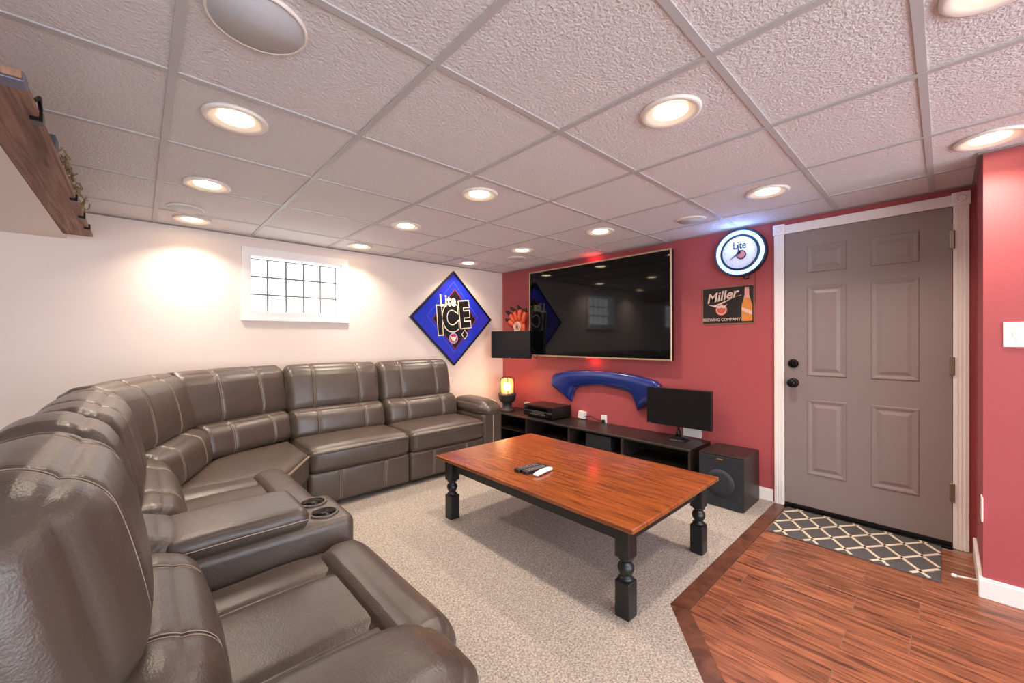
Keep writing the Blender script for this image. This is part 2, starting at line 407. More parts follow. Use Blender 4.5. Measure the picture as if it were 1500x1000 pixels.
# ================================================================ sofa
def cushion(name, parent, w, d, h, r, bulge=(0, 0, 0), seams=(), loc=(0, 0, 0), rot=(0, 0, 0), m=None, wr=.0, stitch=True, warp=None, seed=0, dseams=(), sw=.009, sd=.010):
    """soft box, origin at its centre; bulge along x,y,z faces; seams = x positions of sewn grooves"""
    hw, hd, hh = w/2, d/2, h/2
    rx, ry, rz_ = (r if isinstance(r, tuple) else (r, r, r)); rx = min(rx, hw*.98); ry = min(ry, hd*.98); rz_ = min(rz_, hh*.98)
    def lines(half, extra, n, r):
        s = set([-1, 1])
        for k in range(n+1): s.add(round(-1+2*k/n, 4))
        for k in range(5):
            e = 1-(r/half)*(1-math.sin(k*math.pi/8)); s.add(round(e, 4)); s.add(round(-e, 4))
        for x in extra:
            for dd in (-.022, -.011, -.005, 0, .005, .011, .022): s.add(round(max(-1, min(1, (x+dd)/half)), 4))
        return sorted(s)
    LX = lines(hw, seams, 12, rx); LY = lines(hd, dseams, 8, ry); LZ = lines(hh, (), 8, rz_)
    def f(a, b, c, off=0):
        p = Vector((a*hw, b*hd, c*hh))
        q = Vector((max(-hw+rx, min(hw-rx, p.x)), max(-hd+ry, min(hd-ry, p.y)), max(-hh+rz_, min(hh-rz_, p.z))))
        n = p-q; n = Vector((n.x/rx, n.y/ry, n.z/rz_))
        n = n.normalized() if n.length > 1e-9 else Vector((0, 0, 1))
        P = q+Vector((n.x*rx, n.y*ry, n.z*rz_))+n*off
        ea, eb, ec = 1-a*a, 1-b*b, 1-c*c
        P.x += bulge[0]*a*eb*ec; P.y += bulge[1]*b*abs(b)*ea**.6*ec**.6; P.z += bulge[2]*c*abs(c)*ea**.6*eb**.6
        g = sum(math.exp(-((p.x-x)/sw)**2) for x in seams)*sd+sum(math.exp(-((p.y-y)/.009)**2) for y in dseams)*.010*(1 if c > .5 else 0)
        P -= n*g
        if wr:
            nv = noise.noise_vector(P*5+Vector((seed*3.1, seed*1.7, seed)))*wr + noise.noise_vector(P*14+Vector((seed, 5, 2)))*wr*.4
            edge = max(abs(a), .3)
            P += nv*edge
            # gathers near the side edges
            if rx < .1: P += n*(wr*.9*math.sin(p.z*120+p.y*90+seed)*max(0, (abs(a)-.8)/.2)**1*(1-abs(a)**8*.5))
        if warp: P = warp(P)
        return P
    vid = {}; V = []; Fs = []
    def vert(a, b, c):
        k = (a, b, c)
        if k not in vid: vid[k] = len(V); V.append(f(a, b, c))
        return vid[k]
    for sgn in (-1, 1):
        for i in range(len(LX)-1):
            for j in range(len(LY)-1):
                Fs.append([vert(LX[i], LY[j], sgn), vert(LX[i+1], LY[j], sgn), vert(LX[i+1], LY[j+1], sgn), vert(LX[i], LY[j+1], sgn)][::sgn])
            for j in range(len(LZ)-1):
                Fs.append([vert(LX[i], sgn, LZ[j]), vert(LX[i+1], sgn, LZ[j]), vert(LX[i+1], sgn, LZ[j+1]), vert(LX[i], sgn, LZ[j+1])][::-sgn])
        for i in range(len(LY)-1):
            for j in range(len(LZ)-1):
                Fs.append([vert(sgn, LY[i], LZ[j]), vert(sgn, LY[i+1], LZ[j]), vert(sgn, LY[i+1], LZ[j+1]), vert(sgn, LY[i], LZ[j+1])][::sgn])
    mb = MB(); mb.add(V, Fs); o = mb.build(name, m or M_leather, parent, True, loc=loc, rot=rot)
    if stitch and seams:
        for x in seams:
            for dx in (-.0065, .0065):
                q = MB()
                a = (x+dx)/hw; path = [f(a, -1, c/20, .002) for c in range(-20, 21)]+[f(a, b_/10, 1, .002) for b_ in range(-9, 11)]
                q.tube(path, .0012, 4)
                q.build('stitching', M_thread, o)
    return o
sofa = empty('sectional_sofa', (.9, 2.9, 0))
tag(sofa, 'large grey-brown leather reclining sectional sofa with cup holder console', 'sofa')
SO = Vector((.9, 2.9, 0))
def frame_empty(): return None
def seat_module(x, y, rz, wd, seed, arm=None, roll=False, yb=0, rxb=.05):
    """recliner facing local -y, front centre at (x,y)"""
    Mx = Matrix.Translation(Vector((x, y, 0))-SO) @ Matrix.Rotation(rz, 4, 'Z')
    def put(o):
        o.matrix_local = Mx @ o.matrix_basis; return o
    g = .004
    q = MB(); q.box(-wd/2+.01, wd/2-.01, .09, .86, .03, .33); put(q.build('base', M_leather_in, sofa, bevel=.01))
    put(cushion('footrest', sofa, wd-g, .09, .25, .03, (0, .015, 0), (-wd*.22, wd*.22), loc=(0, .07, .165), seed=seed))
    if roll:
        put(cushion('seat_cushion', sofa, wd-g, .50, .15, .05, (0, .0, .012), (-wd*.24, wd*.24), loc=(0, .36, .42), wr=.006, seed=seed, stitch=False, sw=.016, sd=.016))
        put(cushion('seat_front_roll', sofa, wd-g, .20, .20, .085, (0, .01, .012), (), loc=(0, .10, .42), wr=.005, seed=seed+3))
    else:
        so = put(cushion('seat_cushion', sofa, wd-g, .56, .19, .055, (0, .02, .022), (), loc=(0, .29, .37), wr=.004, seed=seed))
        q = MB(); q.tube([(-wd/2+.03, -.005, .425), (-wd/4, -.022, .434), (0, -.026, .437), (wd/4, -.022, .434), (wd/2-.03, -.005, .425)], .005, 6); e = q.build('piping', M_leather_in, so)
        e.matrix_local = so.matrix_basis.inverted() @ Mx
        q = MB(); q.tube([(-wd/2+.03, .004, .44), (-wd/4, -.012, .449), (0, -.016, .452), (wd/4, -.012, .449), (wd/2-.03, .004, .44)], .0015, 4); e = q.build('stitching', M_thread, so)
        e.matrix_local = so.matrix_basis.inverted() @ Mx
    back_pair(Mx, wd, seed, yb, rxb=rxb)
    ins = .015 if rxb < .1 else .09
    q = MB(); q.box(-wd/2+ins, wd/2-ins, .72+yb, .90+yb, .12, .93 if rxb < .1 else .90); put(q.build('back_shell', M_leather, sofa, bevel=.04, seg=4))
def back_pair(Mx, wd, seed, y0=0.0, narrow=False, up=0, lo=0, rxb=.05):
    se = (-wd*.24, wd*.24) if not narrow else ()
    o = cushion('lumbar_cushion', sofa, wd+lo-.006, .20, .27, (max(.045, rxb*.8), .085, .085), (0, .035, 0), se, loc=(0, .615+y0, .545), rot=(R(-10), 0, 0), wr=.005, seed=seed+11)
    o.matrix_local = Mx @ o.matrix_basis
    o = cushion('back_cushion', sofa, wd+up-.002, .23, .43, (rxb, .10, .11), (.02 if rxb > .1 else 0, .035, .012), se, loc=(0, .765+y0, .815), rot=(R(-12), 0, 0), wr=.007 if rxb < .1 else .003, seed=seed+5)
    o.matrix_local = Mx @ o.matrix_basis
YF = 3.04
seat_module(2.07, YF, 0, .80, 1, yb=-.06)
seat_module(1.27, YF, 0, .80, 2, yb=-.06)
# right arm
def arm(cx, y0, Mx, wd=.25, seed=0):
    q = MB(); q.box(-wd/2, wd/2, .05, .86, .03, .50); o = q.build('arm_body', M_leather, sofa, bevel=.03, seg=3); o.matrix_local = Mx
    o = cushion('armrest', sofa, wd+.02, .60, .14, (.08, .12, .068), (0, .015, .025), (), loc=(0, .33, .545), rot=(R(2), 0, 0), wr=.004, seed=seed); o.matrix_local = Mx @ o.matrix_basis
    q = MB(); q.tube([(-wd/2+.005, .09, .53), (-wd/2+.03, .05, .532), (-wd/4, .022, .534), (0, .016, .535), (wd/4, .022, .534), (wd/2-.03, .05, .532), (wd/2-.005, .09, .53)], .005, 6); e = q.build('piping', M_leather_in, o); e.matrix_local = o.matrix_basis.inverted() @ Mx
    q = MB(); q.tube([(0, .048, z) for z in (.04, .2, .5)], .004, 6); e = q.build('front_seam', M_thread, o); e.matrix_local = o.matrix_basis.inverted() @ Mx
arm(2.6, YF, Matrix.Translation(Vector((2.605, YF, 0))-SO), .25, 21)
# left run, facing +x
XF = .62; RZ = R(90)
seat_module(XF, 1.18, RZ, .68, 4, roll=True, rxb=.16)
seat_module(XF, 2.22, RZ, .80, 6, roll=True)
arm(0, 0, Matrix.Translation(Vector((XF-.085, .735, 0))-SO) @ Matrix.Rotation(RZ, 4, 'Z'), .25, 23)
# console between the two recliners
Mc = Matrix.Translation(Vector((XF-.02, 1.67, 0))-SO) @ Matrix.Rotation(RZ, 4, 'Z')
q = MB(); q.box(-.147, .147, .0, .80, .03, .585); con = q.build('console', M_leather, sofa, bevel=.035, seg=4); con.matrix_local = Mc; smooth_by_angle(con, 50)
ld_ = cushion('console_lid', con, .285, .40, .075, .03, (0, .004, .012), (), loc=(0, .36, .608), wr=.002, seed=31)
q = MB(); q.tube([(-.138, .16, .612), (-.07, .157, .617), (.07, .157, .617), (.138, .16, .612)], .0016, 4); q.tube([(-.145, .17, .61), (-.147, .36, .613), (-.145, .55, .61)], .0016, 4); q.build('lid_stitching', M_thread, con)
for dx in (-.066, .066):
    q = MB(); q.torus(.047, .006, 32, 8, Matrix.Translation((dx, .09, .586))); cu_ = q.build('cup_holder', M_leather, con, True)
    q = MB(); q.lathe([(.047, .5885), (.043, .585), (.041, .5875), (0, .5875)], 32, Matrix.Translation((dx, .09, 0))); q.build('cup_liner', M_cup, cu_, True)
back_pair(Mc, .30, 41, narrow=True)
q = MB(); q.box(-.14, .14, .72, .90, .12, .93); o = q.build('back_shell', M_leather, sofa, bevel=.04, seg=4); o.matrix_local = Mc
# corner wedge
def poly_cushion(name, pts, z0, z1, rr, m, dome=.02):
    n = len(pts); cx = sum(p[0] for p in pts)/n; cy = sum(p[1] for p in pts)/n
    # subdivide outline
    out = []
    for i in range(n):
        p, q_ = pts[i], pts[(i+1) % n]
        for k in range(8): out.append((p[0]+(q_[0]-p[0])*k/8, p[1]+(q_[1]-p[1])*k/8))
    N = len(out); V = []; Fs = []
    rings = [(1-.35*rr, z0)]+[(1-rr*(1-math.sin(t*math.pi/10))*.8, z1-rr*.5*(1-math.cos((5-t)*math.pi/10)) if False else z1-rr*.45*(1-math.sin(t*math.pi/10))**1.0) for t in range(0, 6)]
    rings = [(.985, z0), (1.0, z0+.02), (1.0, z1-.05), (.992, z1-.03), (.975, z1-.014), (.95, z1-.004), (.9, z1+.004), (.7, z1+dome*.7), (.4, z1+dome*.95), (.1, z1+dome)]
    for s_, z in rings:
        for p in out: V.append((cx+(p[0]-cx)*s_, cy+(p[1]-cy)*s_, z))
    for i in range(len(rings)-1):
        for k in range(N): Fs.append((i*N+k, i*N+(k+1) % N, (i+1)*N+(k+1) % N, (i+1)*N+k))
    Fs.append(tuple(range(N))); Fs.append(tuple(range((len(rings)-1)*N, len(rings)*N)))
    mb = MB(); mb.add([Vector(v)-SO for v in V], Fs)
    return mb.build(name, m, sofa, True)
A_, B_ = (.615, 2.63), (.865, 3.03)
poly_cushion('seat_cushion', [A_, B_, (.865, 3.52), (.45, 3.42), (.12, 3.0), (.05, 2.63)], .27, .455, .05, M_leather)
q = MB(); q.prism([(A_[0]-.03, A_[1]), (B_[0], B_[1]+.04), (.865, 3.6), (0, 3.6), (0, 2.63)], .03, .28)
o = q.build('base', M_leather, sofa, bevel=.015); o.location = -SO
q = MB()
for t in (.5,):
    px, py = A_[0]+(B_[0]-A_[0])*t, A_[1]+(B_[1]-A_[1])*t
for zz in (.425, .435): q.tube([(A_[0]+.004, A_[1]-.0, zz), ((A_[0]+B_[0])/2+.004, (A_[1]+B_[1])/2-.004, zz+.002), (B_[0]+.002, B_[1]-.004, zz)], .002, 5)
o = q.build('piping', M_thread, sofa); o.location = -SO
def wedge_back(p0, p1, seed):
    cx, cy = (p0[0]+p1[0])/2, (p0[1]+p1[1])/2; a = math.atan2(p1[1]-p0[1], p1[0]-p0[0]); L_ = math.hypot(p1[0]-p0[0], p1[1]-p0[1])
    Mx = Matrix.Translation(Vector((cx, cy, 0))-SO) @ Matrix.Rotation(a, 4, 'Z') @ Matrix.Translation((0, -.50, 0))
    back_pair(Mx, L_, seed, up=.20, lo=.05)
    q = MB(); q.box(-L_/2+.03, L_/2-.03, .68, .82, .12, .93); o = q.build('back_shell', M_leather, sofa, bevel=.04, seg=4); o.matrix_local = Mx
wedge_back((.10, 2.64), (.35, 3.25), 51)
wedge_back((.33, 3.26), (.895, 3.545), 57)
# feet
for x, y in ((1.0, 3.2), (1.6, 3.2), (2.65, 3.2), (.5, .8), (.5, 1.4), (.5, 2.4), (-.2, .8), (-.2, 2.4), (2.65, 3.85), (1.0, 3.85)):
    q = MB(); q.box(x-.03, x+.03, y-.03, y+.03, .004, .04); o = q.build('foot', M_black, sofa); o.location = -SO

# ================================================================ coffee table
tb = empty('coffee_table', (1.9775, 1.6475, 0)); tag(tb, 'low wooden coffee table with cherry top and black turned legs', 'table')
tx0, tx1, ty0, ty1 = -.4725, .4725, -.7625, .7625
q = MB(); q.box(tx0, tx1, ty0, ty1, .418, .44); q.build('table_top', M_tabletop, tb, bevel=.005)
q = MB(); q.box(tx0+.07, tx0+.09, ty0+.1, ty1-.1, .335, .418); q.box(tx1-.09, tx1-.07, ty0+.1, ty1-.1, .335, .418); q.box(tx0+.1, tx1-.1, ty0+.07, ty0+.09, .335, .418); q.box(tx0+.1, tx1-.1, ty1-.09, ty1-.07, .335, .418)
q.build('apron', M_blackpaint, tb, bevel=.003)
for sx in (-1, 1):
    for sy in (-1, 1):
        q = MB(); q.box(-.036, .036, -.036, .036, .27, .418)
        lg = q.build('leg', M_blackpaint, tb, bevel=.006)
        q = MB(); q.box(-.036, .036, -.036, .036, .006, .17); q.build('leg_block', M_blackpaint, lg, bevel=.006)
        q = MB(); q.lathe([(.02, .16), (.032, .172), (.034, .178), (.026, .184), (.022, .19), (.03, .2), (.036, .215), (.037, .225), (.032, .24), (.022, .25), (.026, .257), (.033, .262), (.034, .268), (.02, .276)], 20)
        k = q.build('turned_neck', M_blackpaint, lg, True)
        lg.location = (sx*(.4725-.082), sy*(.7625-.083), 0)
# remotes
M_btn = mat('grey_buttons', (150, 140, 138), .5)
def remote(x, y, rz, ln, wd, m, label, buttons=True, curve=0):
    t = empty('remote_control', (x, y, .44), rz); tag(t, label, 'remote control')
    q = MB(); N = 10
    for i in range(N):
        a0, a1 = -ln/2+ln*i/N, -ln/2+ln*(i+1)/N
    pts = [(-ln/2, -wd*.42), (-ln/2+.008, -wd/2), (ln/2-.012, -wd/2), (ln/2, -wd*.38), (ln/2, wd*.38), (ln/2-.012, wd/2), (-ln/2+.008, wd/2), (-ln/2, wd*.42)]
    if curve:
        V = []; Fs = []; n = 14
        for i in range(n+1):
            s_ = -1+2*i/n; ww = wd/2*(1-.25*s_*s_); zz = .004+curve*(1-s_*s_)
            V += [(s_*ln/2, -ww, zz), (s_*ln/2, -ww, zz+.010), (s_*ln/2, -ww*.6, zz+.014), (s_*ln/2, ww*.6, zz+.014), (s_*ln/2, ww, zz+.010), (s_*ln/2, ww, zz)]
        for i in range(n):
            for k in range(6): Fs.append((i*6+k, i*6+(k+1) % 6, i*6+6+(k+1) % 6, i*6+6+k))
        Fs += [tuple(range(6)), tuple(range(n*6, n*6+6))]
        q.add(V, Fs); q.build('casing', m, t, True); 
    else:
        q.prism(pts, .002, .02); q.build('casing', m, t, bevel=.003)
    if buttons:
        bsrc = None
        for i in range(7):
            for j in range(3):
                if bsrc is None:
                    qq = MB(); qq.box(-.004, .004, -.0032, .0032, .0195, .0215); bsrc = qq.build('button', M_btn, t); ob = bsrc
                else: ob = bsrc.copy(); link(ob, t)
                ob.location = (-ln/2+.03+i*(ln-.055)/6.5, (j-1)*wd*.27, 0)
remote(1.755, 1.745, R(-8), .19, .05, M_black, 'black remote control with grey buttons farthest from the white remote')
remote(1.765, 1.69, R(-6), .19, .048, mat('dark_grey_plastic', (34, 35, 40), .4), 'dark grey remote control lying right beside the white remote')
remote(1.765, 1.632, R(8), .16, .042, mat('white_plastic', (240, 240, 240), .3), 'slim curved white remote control on the coffee table', False, .006)

# ================================================================ media console, devices
mc = empty('media_console', (3.315, 2.535, 0)); tag(mc, 'long low black-brown media bench with four open compartments', 'media console')
cy0, cy1 = -1.2, 1.2
q = MB(); q.box(-.2, .2, cy0, cy1, .362, .38); q.build('top', M_cab, mc, bevel=.002, seg=1)
q = MB(); q.box(-.2, .2, cy0, cy1, .006, .05); q.build('bottom', M_cab, mc, bevel=.002, seg=1)
q = MB(); q.box(.185, .198, cy0, cy1, .05, .362); q.build('back_panel', M_cab, mc)
for i, y in enumerate((-1.191, -.6, 0, .6, 1.191)):
    q = MB(); q.box(-.198, .185, -.009 if i in (0, 4) else -.014, .009 if i in (0, 4) else .014, .05, .362); q.build('divider', M_cab, mc, loc=(0, y, 0))
for y in (-.9, -.3, .3, .9):
    q = MB(); q.box(-.17, .185, -.285, .285, .195, .205); q.build('shelf', M_cab, mc, loc=(0, y, 0))
# box speaker inside
q = MB(); q.box(-.11, .11, -.14, .14, 0, .13); o = q.build('black_box', mat('dark_blue_grey', (30, 33, 42), .5), None, bevel=.004, loc=(3.27, 2.22, .2065)); tag(o, 'small dark box inside an open compartment of the media bench', 'box')
# receiver
rv = empty('av_receiver', (3.34, 3.02, .38)); tag(rv, 'black audio receiver with knobs on the media bench', 'receiver')
q = MB(); q.box(-.15, .15, -.2175, .2175, .014, .135); q.build('body', mat('receiver_metal', (22, 20, 20), .35, .3), rv, bevel=.003)
q = MB(); q.box(-.158, -.15, -.2175, .2175, .018, .133); fp = q.build('front_panel', M_black, rv, bevel=.002)
q = MB(); q.box(-.1595, -.158, -.15, .15, .085, .115); q.build('display', M_screen, fp)
q = MB(); q.box(-.1595, -.158, -.21, .21, .074, .076); q.build('divider_line', M_btn, fp)
for y, r_ in ((.17, .022), (-.17, .024)):
    q = MB(); q.lathe([(r_, 0), (r_, .014), (r_*.8, .018), (0, .018)], 20, Matrix.Translation((-.158, y, .05 if y < 0 else .1)) @ RX); q.build('knob', M_blackmetal, rv, True)
q = MB()
for i in range(8): q.box(-.161, -.158, -.11+i*.03, -.095+i*.03, .04, .047)
for i in range(6): q.box(-.161, -.158, -.09+i*.03, -.075+i*.03, .058, .063)
q.build('button_row', M_btn, fp)
for x in (-.11, .11):
    for y in (-.17, .17):
        q = MB(); q.lathe([(.02, 0), (.022, .014), (0, .014)], 12); q.build('foot', M_black, rv, loc=(x, y, 0))
# beacon lamp
lp = empty('beacon_lamp', (3.26, 3.60, .38)); tag(lp, 'dark beacon style lamp with lit caged amber glass in the corner', 'lamp')
M_lampbody = mat('charcoal_lamp_body', (42, 42, 44), .55)
q = MB(); q.lathe([(.088, 0), (.09, .012), (.075, .03), (.058, .045), (.055, .09), (.062, .1)], 28); q.build('base', M_lampbody, lp, True)
q = MB(); q.lathe([(.062, .1), (.082, .112), (.1, .145), (.104, .18), (.11, .185), (.11, .212), (.1, .218), (.07, .22)], 28); q.build('collar', M_lampbody, lp, True)
M_amber = mat('amber_lit_glass', (255, 180, 130), .2, emit=((255, 110, 50), .7), trans=.6)
q = MB(); q.lathe([(.07, .218), (.074, .24), (.074, .36), (.066, .385), (.04, .395), (0, .397)], 28); gl = q.build('glass_globe', M_amber, lp, True)
q = MB(); q.lathe([(0, .24), (.02, .25), (.03, .29), (.02, .33), (0, .34)], 16); q.build('bulb', mat('hot_bulb', (255, 235, 190), .4, emit=((255, 225, 160), 20)), lp, True)
for k in range(5):
    a = 2*math.pi*k/5+.3; q = MB(); q.tube([(.088*math.cos(a), .088*math.sin(a), z) for z in (.215, .3, .385)]+[(.06*math.cos(a), .06*math.sin(a), .41), (0, 0, .414)], .0055, 6); q.build('cage_bar', M_lampbody, lp, True)
pl = bpy.data.lights.new('beacon_bulb', 'POINT'); pl.energy = 2.5; pl.color = (1, .55, .25); pl.shadow_soft_size = .08
po = bpy.data.objects.new('beacon_light', pl); link(po, lp); po.location = (-.16, -.05, .3)
# desktop monitor
mo = empty('computer_monitor', (3.385, 1.555, .38), R(3)); tag(mo, 'black computer monitor on round stand at the end of the media bench', 'monitor')
q = MB(); q.lathe([(.095, 0), (.097, .006), (.08, .014), (.03, .022), (.022, .03)], 32); q.build('stand_base', M_black, mo, True)
q = MB(); q.tube([(.0, 0, .02), (.01, 0, .06), (.02, 0, .14), (.012, 0, .2)], [.026, .018, .016, .02], 12); q.build('stand_neck', M_blackmetal, mo, True)
q = MB(); q.box(-.012, .03, -.275, .275, .108, .432); sc = q.build('screen_housing', M_black, mo, bevel=.004)
q = MB(); q.box(-.0135, -.012, -.266, .266, .122, .424); q.build('screen', M_screen2, sc)
q = MB(); q.box(-.0135, -.012, .235, .255, .113, .116); q.build('status_mark', M_btn, sc)
# subwoofer
sw = empty('subwoofer', (3.285, 1.115, .006)); tag(sw, 'black cube subwoofer on the carpet beside the media bench', 'subwoofer')
q = MB(); q.box(-.165, .18, -.155, .155, .0, .385); q.build('cabinet', M_cab, sw, bevel=.004)
q = MB(); q.box(-.182, -.165, -.15, .15, .006, .372); gr = q.build('grille', mat('grille_cloth', (30, 32, 38), .85, bump=(900, .6, .003)), sw, bevel=.004)
q = MB(); q.lathe([(.1, -.002), (.1, .002), (.06, .001), (.0, .006)], 32, Matrix.Translation((-.183, 0, .18)) @ RX); q.build('cone', mat('cone_grey', (34, 36, 42), .6), gr, True)
q = MB(); q.box(-.184, -.182, -.02, .02, .35, .358); q.build('badge', mat('bronze_badge', (170, 120, 70), .4, .6), gr)

# big television on the wall
tv = empty('wall_television', (3.44, 2.5, 1.05)); tag(tv, 'huge flat television with thin champagne frame on the red wall', 'television')
TW, TH = 1.745, .985
q = MB(); q.box(-.018, .03, -TW/2, TW/2, 0, TH); hs_ = q.build('housing', M_black, tv, bevel=.004)
q = MB(); t_ = .011
q.box(-.024, -.014, -TW/2-.003, TW/2+.003, -.004, t_); q.box(-.024, -.014, -TW/2-.003, TW/2+.003, TH-t_, TH+.004); q.box(-.024, -.014, -TW/2-.003, -TW/2+t_, t_, TH-t_); q.box(-.024, -.014, TW/2-t_, TW/2+.003, t_, TH-t_)
q.build('bezel', M_champ, tv, bevel=.002, seg=1)
q = MB(); q.box(-.02, -.018, -TW/2+t_, TW/2-t_, t_, TH-t_); q.build('screen', M_screen, tv)
q = MB(); q.box(.03, .079, -.25, .25, .3, .7); q.build('wall_mount', M_blackmetal, tv)
for zz, nm in ((-.004, 'under'), (TH+.004, 'over')):
    q = MB(); q.box(.0, .02, -.06, .06, zz-.003, zz+.003); q.build('red_led', mat('red_led_'+nm, (255, 40, 40), .4, emit=((255, 20, 25), 6)), tv)
    pl = bpy.data.lights.new('red_led_glow', 'POINT'); pl.energy = .35; pl.color = (1, .05, .06); pl.shadow_soft_size = .05
    po = bpy.data.objects.new('red_led_light', pl); link(po, tv); po.location = (.035, 0, zz+(.02 if zz > .5 else -.02))
# small corner television on an arm
st = empty('small_television', (3.225, 3.50, 1.02), R(15)); tag(st, 'small flat television on a swing arm in the corner', 'television')
q = MB(); q.box(-.012, .03, -.272, .272, 0, .325); q.build('housing', M_black, st, bevel=.004)
q = MB(); q.box(-.0135, -.012, -.262, .262, .016, .315); q.build('screen', M_screen2, st)
q = MB(); q.box(-.0145, -.012, -.012, .012, .004, .009); q.build('badge', M_btn, st)
q = MB(); q.tube([(.03, -.05, .12), (.12, -.2, .12), (.2, -.27, .12)], .014, 8); q.box(.02, .04, -.1, .0, .07, .17); q.build('swing_arm', M_blackmetal, st)
q = MB(); q.tube([(.1, -.2, .1), (.08, -.25, .03), (.1, -.29, .0), (.14, -.3, .05)], .006, 6); q.build('cable', M_black, st)

# ================================================================ wall decorations on the red wall
# blue rear wing
topc = [(3.069, .764), (3.058, .817), (3.005, .854), (2.83, .89), (2.56, .912), (2.313, .912), (2.119, .903), (1.959, .887), (1.837, .858), (1.769, .826), (1.745, .770)]
botc = [(3.05, .690), (2.811, .551), (2.761, .677), (2.734, .71), (2.666, .731), (2.535, .748), (2.29, .755), (2.119, .74), (2.012, .707), (1.959, .645), (1.86, .535)]
# right end mirrors the left
def resample(pts, n):
    L_ = [0]
    for i in range(len(pts)-1): L_.append(L_[-1]+math.hypot(pts[i+1][0]-pts[i][0], pts[i+1][1]-pts[i][1]))
    out = []
    for k in range(n+1):
        s_ = L_[-1]*k/n; i = 0
        while i < len(L_)-2 and L_[i+1] < s_: i += 1
        t = (s_-L_[i])/max(1e-9, L_[i+1]-L_[i]); out.append((pts[i][0]+(pts[i+1][0]-pts[i][0])*t, pts[i][1]+(pts[i+1][1]-pts[i][1])*t))
    return out
mid = 2.41
left_top = [(3.069, .764), (3.058, .817), (3.005, .854), (2.83, .89), (2.56, .912), (mid, .915)]
left_bot = [(3.055, .696), (2.811, .551), (2.761, .677), (2.734, .71), (2.666, .731), (2.535, .748), (mid, .755)]
# matched stations: top point <-> bottom point
stat = [((3.069, .764), (3.055, .696)), ((3.064, .80), (2.98, .65)), ((3.045, .828), (2.90, .603)), ((3.005, .854), (2.811, .551)), ((2.95, .866), (2.785, .615)), ((2.90, .877), (2.761, .677)), ((2.83, .89), (2.734, .71)), ((2.74, .898), (2.666, .731)), ((2.60, .909), (2.535, .748)), ((mid, .915), (mid, .757))]
stat = stat+[((2*mid-t[0]-.0, t[1]), (2*mid-b_[0], b_[1])) for t, b_ in stat[-2::-1]]
fine = []
for i in range(len(stat)-1):
    for k in range(3):
        u_ = k/3; fine.append(tuple((stat[i][e][0]*(1-u_)+stat[i+1][e][0]*u_, stat[i][e][1]*(1-u_)+stat[i+1][e][1]*u_) for e in (0, 1)))
stat = fine+[stat[-1]]
V = []; Fs = []; K = 12
for t, b_ in stat:
    for k in range(K+1):
        s_ = k/K; y = t[0]+(b_[0]-t[0])*s_; z = t[1]+(b_[1]-t[1])*s_
        V.append((XR-.012-.06*math.sin(math.pi*min(1, s_*.86+.14))**.4, y, z))
    V.append((XR-.004, b_[0], b_[1])); V.append((XR-.004, t[0], t[1]))
W_ = K+3
for i in range(len(stat)-1):
    for k in range(W_): Fs.append((i*W_+k, i*W_+(k+1) % W_, (i+1)*W_+(k+1) % W_, (i+1)*W_+k))
Fs += [tuple(range(W_)), tuple(range((len(stat)-1)*W_, len(stat)*W_))]
q = MB(); q.add(V, Fs); wg = q.build('car_rear_wing', M_blue, None, True)
tag(wg, 'glossy blue car rear wing mounted on the red wall', 'car spoiler')

# orange paw with black claws
pw = empty('clawed_paw', (XR, 3.61, 1.37)); tag(pw, 'orange clawed paw with black claws hung on the red wall', 'wall ornament')
M_or = mat('orange_foam', (226, 96, 58), .6); M_claw = mat('black_claw', (18, 20, 18), .35)
q = MB(); q.lathe([(0, -.05), (.07, -.045), (.1, -.01), (.1, .03), (.07, .06), (0, .07)], 20, Matrix.Translation((-.04, 0, .02)) @ Matrix.Rotation(R(90), 4, 'Y') @ Matrix.Scale(.4, 4, (0, 0, 1))); q.build('palm', M_or, pw, True)
def yz(p): return Vector((0, p[0]-3.61, p[1]-1.37))
for i, (a, k, c) in enumerate([((3.70, 1.42), (3.767, 1.47), (3.865, 1.5)), ((3.69, 1.45), (3.741, 1.547), (3.864, 1.611)), ((3.65, 1.46), (3.665, 1.578), (3.773, 1.662)), ((3.60, 1.46), (3.579, 1.591), (3.621, 1.682)), ((3.55, 1.44), (3.489, 1.561), (3.465, 1.63))]):
    A, K_, C_ = yz(a), yz(k), yz(c)
    q = MB(); q.tube([A+Vector((-.03, 0, 0)), (A+K_)/2+Vector((-.055, 0, 0)), K_+Vector((-.06, 0, 0)), K_+(K_-A)*.2+Vector((-.05, 0, 0))], [.026, .03, .028, .016], 10); fg = q.build('finger', M_or, pw, True)
    d_ = K_+(K_-A)*.1
    q = MB(); q.tube([d_+Vector((-.05, 0, 0)), (d_+C_)/2+Vector((-.075, 0, .012)), C_+Vector((-.05, 0, -.005))], [.022, .02, .003], 8); q.build('claw', M_claw, fg, True)
q = MB()
for r_ in (.028, .045, .058): q.torus(r_, .004, 28, 6, Matrix.Translation((-.082, 0, .03)) @ Matrix.Rotation(R(90), 4, 'Y'))
q.build('emblem_rings', mat('cream_ring', (240, 225, 200), .5), pw, True)
q = MB(); q.lathe([(.036, 0), (.036, .004), (0, .006)], 24, Matrix.Translation((-.078, 0, .03)) @ RX); q.build('emblem_disc', mat('dark_orange', (150, 62, 40), .6), pw, True)

